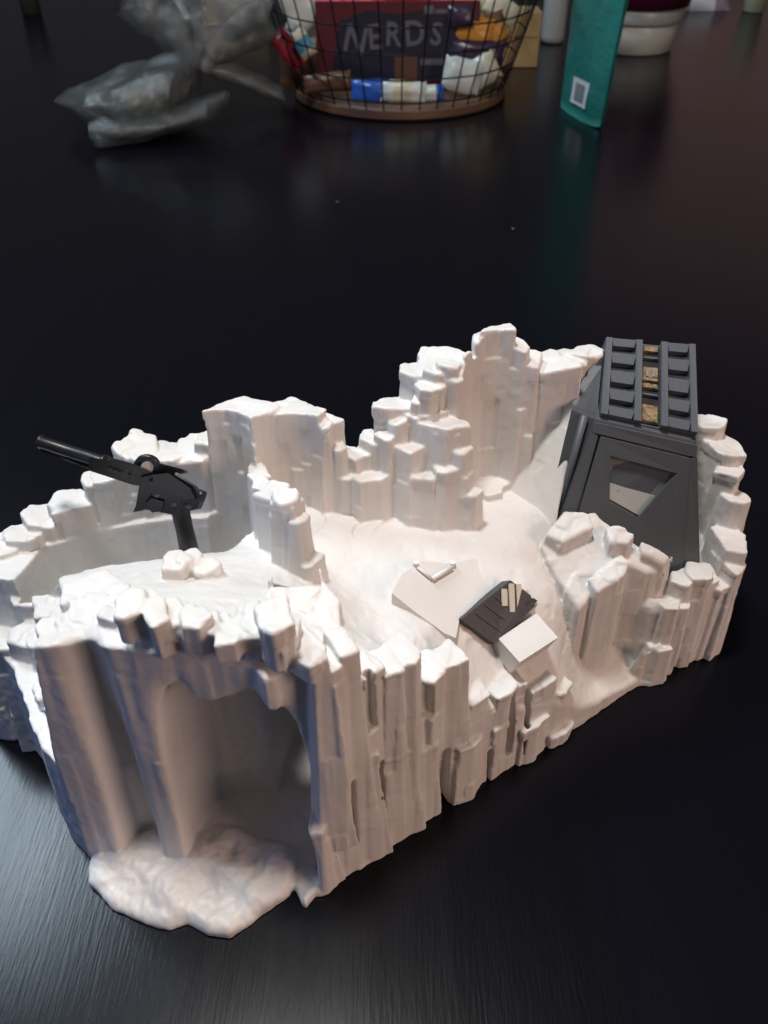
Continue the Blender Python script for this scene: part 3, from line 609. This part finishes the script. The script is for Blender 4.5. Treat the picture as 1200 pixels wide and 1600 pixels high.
def text_mesh(name, body, size, M, m, parent, ext=.0006):
    cu = bpy.data.curves.new(name, 'FONT'); cu.body = body; cu.size = size; cu.extrude = ext; cu.align_x = 'CENTER'; cu.align_y = 'CENTER'; cu.resolution_u = 3; cu.offset = size*.02
    t = bpy.data.objects.new(name, cu); COL.objects.link(t); dg = bpy.context.evaluated_depsgraph_get(); me = bpy.data.meshes.new_from_object(t.evaluated_get(dg)); bpy.data.objects.remove(t)
    me.name = name; me.transform(M); me.materials.clear(); me.materials.append(m); o = bpy.data.objects.new(name, me); COL.objects.link(o); o.parent = parent; return o
M_NAVY = bump(mat('navy_print', (.006, .010, .030), .35), 40, .1, colvar=((.016, .008, .016), 25))
M_CRIM = mat('crimson_card', (.075, .007, .012), .35); M_RED = mat('red_card', (.62, .04, .06), .4); M_PINK = mat('pink_print', (.85, .30, .42), .4)
M_GREYT = mat('grey_print', (.085, .085, .105), .4); M_WHT = mat('white_print', (.62, .66, .70), .4); M_BLUE = mat('blue_foil', (.02, .09, .42), .3); M_LIME = mat('lime_print', (.35, .42, .05), .4)
# ---- the candy box leaning in the basket
cbox = empty('candy_box', (.018, 1.215, .0165), 'navy and crimson theatre candy box lettered NERDS standing in the basket', 'candy box')
cbox.rotation_euler = (math.radians(-9), 0, math.radians(1.5))
def lb(name, lo, hi, m, parent, bev=0): 
    bm = bmesh.new(); box(bm, lo, hi)
    if bev: bmesh.ops.bevel(bm, geom=bm.edges[:], offset=bev, segments=1, affect='EDGES')
    me = bpy.data.meshes.new(name); bm.to_mesh(me); bm.free(); me.materials.append(m); o = bpy.data.objects.new(name, me); COL.objects.link(o); o.parent = parent; return o
BW, BH, BT = .212, .102, .030
lb('carton', (-BW/2, 0, 0), (BW/2, BT, BH), M_CRIM, cbox, .0008)
lb('top_flap', (-BW/2+.001, .0005, BH), (BW/2-.001, BT-.0005, BH+.0008), M_RED, cbox)
# front print: an irregular navy burst, grey letters, blurred small line
fr = [(-.088, .015), (-.075, .080), (-.040, .092), (.0, .088), (.052, .095), (.080, .070), (.078, .030), (.060, .012), (.0, .016), (-.05, .006)]
mesh_obj('front_print', [(x, -.0006, z) for x, z in fr] + [(x, .0002, z) for x, z in fr], [tuple(range(10))] + [(i, i+10, (i+1) % 10+10, (i+1) % 10) for i in range(10)], M_NAVY, cbox, world=False)
RX = Matrix.Rotation(math.radians(90), 4, 'X')
for ch, x, z, s, rot in (('N', -.055, .058, .044, -14), ('E', -.030, .061, .040, 5), ('R', -.006, .064, .038, -3), ('D', .022, .065, .040, 4), ('S', .050, .064, .036, -8)):
    text_mesh('letter', ch, s, Matrix.Translation((x, -.0012, z)) @ RX @ Matrix.Rotation(math.radians(rot), 4, 'Z') @ Matrix.Diagonal((.9, 1, 1, 1)), M_GREYT, cbox)
lb('print_line', (.034, -.0012, .088), (.046, -.0004, .097), M_GREYT, cbox); lb('print_line', (.048, -.0012, .088), (.066, -.0004, .093), M_GREYT, cbox)
lb('print_line', (.030, -.0012, .030), (.062, -.0004, .037), M_GREYT, cbox); lb('print_patch', (-.004, -.0012, .012), (.026, -.0004, .040), mat('rust_print', (.07, .025, .012), .5), cbox)
TZ = Matrix.Translation((-.062, BT*.55, BH+.0014))
text_mesh('letter', 'NERDS', .026, TZ @ Matrix.Diagonal((1.2, 1, 1, 1)), M_PINK, cbox)
lb('logo_patch', (.030, .002, BH+.0008), (.070, .026, BH+.0014), M_BLUE, cbox); text_mesh('letter', 'nerds', .014, Matrix.Translation((.050, .012, BH+.0020)), M_WHT, cbox)
lb('print_patch', (.076, .004, BH+.0008), (.102, .018, BH+.0014), M_LIME, cbox)
# ---- wrapped sweets: crimped pillow packets
def packet(name, label, cat, c, size, rot, m, m2=None, seed=0, group=None):
    nu, nv = 14, 10; L, Wd, Tk = size; vs = []; r = random.Random(seed)
    for sgn in (1, -1):
        for i in range(nu+1):
            for j in range(nv+1):
                u, v = i/nu*2-1, j/nv*2-1; e = max(0, 1-abs(u)**3)*max(0, 1-abs(v)**2.6)
                pin = 1 - .18*max(0, 1-abs(abs(u)-.8)*6)
                w = mnoise.noise(Vector((u*2.3+seed, v*2.1, sgn*.7)))*.22*e
                vs.append((u*L/2, v*Wd/2*pin, sgn*(Tk/2)*(e**.6+w) + .0006*math.sin(v*22)*(abs(u) > .82)))
    fs = []
    for s_ in (0, 1):
        o = s_*(nu+1)*(nv+1)
        for i in range(nu):
            for j in range(nv):
                q = (o+i*(nv+1)+j, o+(i+1)*(nv+1)+j, o+(i+1)*(nv+1)+j+1, o+i*(nv+1)+j+1); fs.append(q if not s_ else q[::-1])
    o = empty(name, c, label, cat, group); o.rotation_euler = rot
    w = mesh_obj('wrapper', vs, fs, m, o, smooth=True, world=False)
    if m2:
        sel = [f for f in fs[:nu*nv] if abs(sum(vs[k][0] for k in f)/4) < L*.24]; idx = sorted({k for f in sel for k in f}); mp = {k: i for i, k in enumerate(idx)}
        mesh_obj('printed_band', [(vs[k][0], vs[k][1], vs[k][2]+.0006) for k in idx], [[mp[k] for k in f] for f in sel], m2, o, smooth=True, world=False)
    return o
M_WPK = mat('white_wrapper', (.55, .60, .56), .28); M_ORA = mat('orange_wrapper', (.50, .22, .035), .3); M_CREAM = mat('cream_wrapper', (.55, .52, .38), .35); M_DKW = mat('dark_purple_wrapper', (.035, .02, .045), .3); M_REDW = mat('red_wrapper', (.30, .02, .04), .3); M_BRN = mat('brown_wrapper', (.10, .05, .03), .35); M_TEALW = mat('sky_blue_wrapper', (.08, .32, .48), .3)
def pk(px, py, Y, size, rot, m, m2, label, seed, name='sweet_packet', cat='sweet packet'):
    packet(name, label, cat, Vector(tuple(aty(px, py, Y))), size, tuple(map(math.radians, rot)), m, m2, seed, 'sweets in the wire basket')
up = 78
pk(468, 8, 1.235, (.060, .046, .016), (up, 70, 0), M_WPK, None, 'pale grey white packet left of the candy box at the basket wall', 3)
pk(459, 40, 1.215, (.020, .018, .010), (up, 20, 0), M_WPK, None, 'small pale sweet under the grey white packet in the basket', 5)
pk(474, 68, 1.195, (.034, .022, .012), (up, 60, 0), M_CREAM, M_TEALW, 'cream sweet with sky blue band beside the candy box', 6)
pk(452, 78, 1.215, (.050, .026, .012), (up, 50, 10), M_REDW, None, 'dark red packet at the left wall of the basket', 8)
pk(580, 142, 1.165, (.050, .028, .014), (up, 0, 3), M_BLUE, None, 'bright blue packet lying below the candy box', 9)
pk(630, 143, 1.160, (.058, .026, .014), (up, 2, -3), M_WPK, M_CREAM, 'white and cream packet between the two blue packets', 11)
pk(672, 146, 1.165, (.036, .020, .012), (up, -4, 0), M_BLUE, M_WPK, 'small blue and white packet right of the cream packet', 12)
pk(512, 128, 1.170, (.060, .022, .012), (up, -6, 0), M_BRN, None, 'dark brown packet lying at the left front of the basket', 13)
pk(722, 118, 1.190, (.050, .040, .016), (up, 12, 0), M_WPK, None, 'white packet right of the candy box low in the basket', 14)
pk(752, 112, 1.205, (.045, .036, .016), (up, -30, 0), M_CREAM, M_WPK, 'cream and white packet against the right wall of the basket', 15)
pk(735, 48, 1.235, (.060, .034, .018), (up, 6, 0), M_ORA, None, 'orange wrapped packet right of the candy box', 16)
pk(720, 25, 1.225, (.034, .026, .014), (up, 0, 0), M_DKW, None, 'dark purple sweet above the orange packet', 17)
pk(772, 50, 1.245, (.045, .034, .016), (up, 75, 0), M_BRN, M_ORA, 'brown and orange packet at the right wall of the basket', 18)
pk(745, 82, 1.225, (.070, .030, .016), (up, 3, 0), M_DKW, None, 'dark packet between the orange and the white packets', 19)
pk(715, -2, 1.29, (.10, .030, .016), (up, 2, 0), M_CREAM, None, 'long cream packet across the back of the basket', 20)
pk(785, 16, 1.28, (.05, .030, .016), (up, 30, 0), M_CREAM, None, 'short cream packet by the right rim of the basket', 21)
pk(495, 95, 1.25, (.10, .08, .03), (up, 2, 0), M_BRN, None, 'large brown packet behind the candy box', 22)
pk(640, 90, 1.29, (.16, .09, .03), (up, -3, 0), M_DKW, None, 'large dark packet at the back of the basket', 23)

# ---- clear plastic bag, tied
M_BAG = principled_alpha('clear_crinkled_film', (.10, .11, .108), .52, .13); bump(M_BAG, 30, 1.0, .008, (1, 1, 1), 7)
M_STUFF = bump(mat('grey_green_contents', (.075, .085, .075), .6), 60, .8, .004, colvar=((.14, .14, .11), 30))
bag = empty('plastic_bag', tuple(at(290, 200)), 'clear crinkled plastic bag tied at the neck lying left of the basket', 'plastic bag')
def sweep(rings, seed, amp, nseg=56):
    """closed skin through elliptical rings (centre, axis a, axis b), crumpled by folded noise"""
    vs = []; fs = []
    for i, (c, a, b) in enumerate(rings):
        for k in range(nseg):
            t = 2*math.pi*k/nseg; p = c + a*math.cos(t) + b*math.sin(t); s_ = min(a.length, b.length)
            n = abs(mnoise.noise(p*13+Vector((seed, 0, 0))))+.5*abs(mnoise.noise(p*34+Vector((0, seed, 0)))); d = (p-c).normalized()
            q = p + d*(n-.35)*amp; q.z = max(q.z, .0012); vs.append(q)
    for i in range(len(rings)-1):
        for k in range(nseg): fs.append((i*nseg+k, i*nseg+(k+1) % nseg, (i+1)*nseg+(k+1) % nseg, (i+1)*nseg+k))
    return vs, fs
def rings_between(keys, n):
    out = []
    for (c0, a0, b0), (c1, a1, b1) in zip(keys, keys[1:]):
        for i in range(n): t = i/n; t = t*t*(3-2*t); out.append((lerp(c0, c1, t), lerp(a0, a1, t), lerp(b0, b1, t)))
    out.append(keys[-1]); return out
def K(px, py, Y, ax, az, bx=(0, .03, 0)): return (V(*aty(px, py, Y)), V(*ax) if False else V(az[0], 0, az[1]), V(*bx))
kn = V(*aty(318, 105, 1.13))
body = [(V(*aty(97, 150, 1.13)), V(0, 0, .004), V(.0, .03, 0)), (V(*aty(150, 150, 1.10)), V(.012, 0, .022), V(0, .06, 0)), (V(*aty(215, 155, 1.10)), V(.018, 0, .042), V(0, .075, .0)), (V(*aty(280, 145, 1.11)), V(.012, 0, .046), V(0, .07, 0)), (V(*aty(312, 118, 1.12)), V(.006, 0, .028), V(0, .035, 0)), (kn, V(0.002, 0, .010), V(0, .012, 0))]
vs, fs = sweep(rings_between(body, 7), 3, .016); mesh_obj('bag_body', vs, fs, M_BAG, bag, smooth=False)
low = [(V(*aty(143, 205, 1.03)), V(0, 0, .010), V(0, .01, 0)), (V(*aty(165, 205, 1.04)), V(.004, 0, .018), V(0, .03, 0)), (V(*aty(240, 193, 1.06)), V(.004, 0, .016), V(0, .04, 0)), (V(*aty(330, 168, 1.09)), V(0, 0, .013), V(0, .04, 0)), (V(*aty(355, 150, 1.12)), V(0, 0, .008), V(0, .02, 0))]
vs, fs = sweep(rings_between(low, 7), 9, .010); mesh_obj('bag_fold', vs, fs, M_BAG, bag, smooth=False)
tail = [(kn, V(0, 0, .008), V(0, .008, 0)), (V(*aty(370, 118, 1.15)), V(0, 0, .014), V(0, .02, 0)), (V(*aty(415, 138, 1.16)), V(0, 0, .012), V(0, .02, 0)), (V(*aty(443, 150, 1.16)), V(0, 0, .003), V(0, .008, 0))]
vs, fs = sweep(rings_between(tail, 7), 5, .012); mesh_obj('bag_tail', vs, fs, M_BAG, bag, smooth=False)
for sd, e, w in ((1, (238, 20, 1.14), .030), (2, (345, 5, 1.17), .050), (4, (395, 40, 1.19), .026), (6, (285, 30, 1.17), .035)):
    e = V(*aty(*e)); ax = (e-kn).normalized(); sd_ = ax.cross(V(0, 1, 0)).normalized()
    keys = [(kn, sd_*.006, V(0, .006, 0)), (lerp(kn, e, .45), sd_*w*.6, V(0, .018, 0)), (e, sd_*w, V(0, .030, 0)), (e+ax*.03, sd_*w*1.1, V(0, .034, 0))]
    vs, fs = sweep(rings_between(keys, 8), 11*sd, .014); mesh_obj('bag_neck', vs, fs, M_BAG, bag, smooth=False)
bm = bmesh.new(); tube(bm, [kn+V(.011*math.cos(a), .012*math.sin(a), .004*math.sin(a*2)) for a in np.linspace(0, 2*math.pi, 20)], .0035, 8, caps=False); bm_obj('bag_tie', bm, M_BAG, bag, smooth=True)
cont = [(V(*aty(140, 158, 1.10)), V(0, 0, .004), V(0, .02, 0)), (V(*aty(200, 162, 1.10)), V(.01, 0, .026), V(0, .05, 0)), (V(*aty(265, 155, 1.11)), V(.01, 0, .030), V(0, .05, 0)), (V(*aty(300, 140, 1.12)), V(0, 0, .006), V(0, .02, 0))]
vs, fs = sweep(rings_between(cont, 6), 21, .012); mesh_obj('bag_contents', vs, fs, M_STUFF, bag, smooth=True)

# ---- teal pouch
M_TEAL = bump(mat('teal_foil', (.022, .205, .175), .38), 30, .5, .004, (1, 1, 2), 4, ((.015, .12, .11), 9))
pouch = empty('teal_pouch', tuple(at(912, 185)), 'teal foil stand-up pouch with a white square label standing right of the basket', 'pouch')
pA, pB = V(*at(878, 166)), V(*at(939, 202)); pv = (pB-pA); PL = pv.length; pu = pv.normalized(); pw = V(pu.y, -pu.x, 0)
if pw.dot(V(-1, -1, 0)) < 0: pw = -pw
def pouch_pt(u, h, s):       # u 0..1 along the bottom, h height, s +-1 side
    hh = h/.30; e = max(0., 1-(2*u-1)**4)
    bulge = s*(.007*(1-hh)**.7*e**.8 + .002) * (1 if h > .012 else .85)
    x = pA + pv*u + pw*bulge; sag = .003*(1-e)*(1-hh)
    wr = .0016*mnoise.noise(Vector((u*6, h*40, s*3)))
    return x + V(0, 0, h + sag*(h < .02)) + pw*wr + pu*(.016*hh*(u-.5)*2 + .010*hh)
nu, nh = 26, 30; vs = []; fs = []
for s in (1, -1):
    for i in range(nu+1):
        for j in range(nh+1): vs.append(pouch_pt(i/nu, .30*j/nh, s))
for s in (0, 1):
    o = s*(nu+1)*(nh+1)
    for i in range(nu):
        for j in range(nh):
            q = (o+i*(nh+1)+j, o+(i+1)*(nh+1)+j, o+(i+1)*(nh+1)+j+1, o+i*(nh+1)+j+1); fs.append(q)
n1 = (nu+1)*(nh+1)
for i in range(nu): fs.append((i*(nh+1), (i+1)*(nh+1), n1+(i+1)*(nh+1), n1+i*(nh+1)))
for i in (0, nu):
    for j in range(nh): a = i*(nh+1)+j; fs.append((a, a+1, n1+a+1, n1+a))
mesh_obj('pouch_skin', vs, fs, M_TEAL, pouch, smooth=True)
def on_pouch(u, h, lift): return pouch_pt(u, h, 1)+pw*lift
def patch(name, u0, u1, h0, h1, lift, m):
    n = 6; v_ = [on_pouch(u0+(u1-u0)*i/n, h0+(h1-h0)*j/n, lift) for i in range(n+1) for j in range(n+1)]
    mesh_obj(name, v_, [(i*(n+1)+j, (i+1)*(n+1)+j, (i+1)*(n+1)+j+1, i*(n+1)+j+1) for i in range(n) for j in range(n)], m, pouch, smooth=True)
patch('label', .36, .72, .016, .046, .0012, M_WHT); patch('label_print', .44, .64, .021, .041, .0020, mat('label_grey_print', (.20, .24, .25), .4))

# ---- purple tub with white base
tub = empty('plastic_tub', tuple(at(985, 75)), 'purple plastic tub on a white lid behind the teal pouch', 'tub')
tc_ = at(985, 75); M_TUBW = mat('white_lid_plastic', (.52, .54, .50), .3); M_TUBP = mat('purple_plastic', (.07, .009, .035), .25)
bm = bmesh.new(); lathe(bm, [(.050, 0), (.062, .0), (.066, .003), (.070, .040), (.069, .042)], 56, tc_); bm_obj('lid', bm, M_TUBW, tub, smooth=True)
bm = bmesh.new(); lathe(bm, [(.066, .0425), (.073, .043), (.0745, .046), (.0765, .062), (.075, .064)], 56, tc_); bm_obj('lid_rim', bm, mat('milky_rim_plastic', (.34, .37, .36), .3), tub, smooth=True)
bm = bmesh.new(); lathe(bm, [(.070, .0645), (.080, .066), (.088, .10), (.095, .20), (.09, .205)], 56, tc_); bm_obj('tub_body', bm, M_TUBP, tub, smooth=True)
# ---- pale bottle, tan carton, pale packs at the far right
bt = at(862, 66); bottle = empty('pale_bottle', tuple(bt), 'pale grey bottle standing between the tan carton and the teal pouch', 'bottle')
bm = bmesh.new(); lathe(bm, [(.015, 0), (.019, .003), (.020, .010), (.020, .09), (.019, .095)], 32, bt); bm_obj('bottle_body', bm, mat('pale_bottle_plastic', (.33, .36, .36), .3), bottle, smooth=True)
bm = bmesh.new(); lathe(bm, [(.018, .0952), (.012, .115), (.010, .14), (.0098, .145)], 32, bt); bm_obj('bottle_neck', bm, M_GREYT, bottle, smooth=True)
M_TAN = bump(mat('tan_card', (.40, .30, .15), .65), 50, .2, .002, (1, 1, .2), 4, ((.32, .22, .10), 16))
def carton(name, label, x0, x1, yb, h, dep, m):
    a, b = at(x0, yb), at(x1, yb); o = empty(name, tuple((a+b)/2), label, 'carton')
    lb('carton_body', (-(b[0]-a[0])/2, 0, 0), ((b[0]-a[0])/2, dep, h), m, o, .0015); lb('carton_flap', (-(b[0]-a[0])/2+.004, -.0012, h*.55), ((b[0]-a[0])/2-.004, -.0001, h*.56), M_BRN, o); return o
c1 = carton('tan_carton', 'tan cardboard carton standing behind the right side of the basket', 716, 839, 106, .075, .05, M_TAN)
c2 = carton('tan_carton', 'tan cardboard carton standing behind the plastic bag', 268, 418, 38, .06, .06, M_TAN)
def tub2(px, py, r, h, m, label, name, cat, lidm):
    p = at(px, py); o = empty(name, tuple(p), label, cat)
    bm = bmesh.new(); lathe(bm, [(r*.8, 0), (r*.9, .002), (r, h), (r*.97, h+.002)], 32, p); bm_obj('cup_body', bm, m, o, smooth=True)
    bm = bmesh.new(); lathe(bm, [(r*1.0, h+.0022), (r*1.08, h+.003), (r*1.08, h+.012), (r*.9, h+.014)], 32, p); bm_obj('cup_rim', bm, lidm, o, smooth=True)
tub2(1176, 18, .022, .08, mat('pale_green_plastic', (.36, .42, .30), .4), 'pale green cup at the far right of the table', 'pale_cup', 'cup', mat('lime_plastic', (.30, .42, .06), .4))
pc = at(1098, 18); packet('lilac_packet', 'lilac white packet lying behind the purple tub', 'packet', tuple(pc+np.array([0, .03, .016])), (.115, .06, .03), (math.radians(40), 0, 0), mat('lilac_wrapper', (.30, .24, .29), .4), M_WHT, 31)
pc = at(50, 22); tub2(50, 22, .020, .07, mat('olive_plastic', (.05, .05, .035), .5), 'dim olive cup at the far left of the table', 'olive_cup', 'cup', M_BRN)
for x, y, w_, r_ in ((527, 316, 'left', .0009), (801, 358, 'right', .0010)):
    bm = bmesh.new(); bmesh.ops.create_icosphere(bm, subdivisions=1, radius=r_, matrix=Matrix.Translation(tuple(at(x, y) + np.array([0, 0, r_*.55]))) @ Matrix.Diagonal((1.5, .9, .6, 1)))
    tag(bm_obj('crumb', bm, M_GREYL), 'tiny pale crumb on the bare dark table behind the playset, the ' + w_ + ' one of two', 'crumb', 'crumbs on the bare table')
print('done', round(time.time()-T0, 1), len(bpy.data.objects))
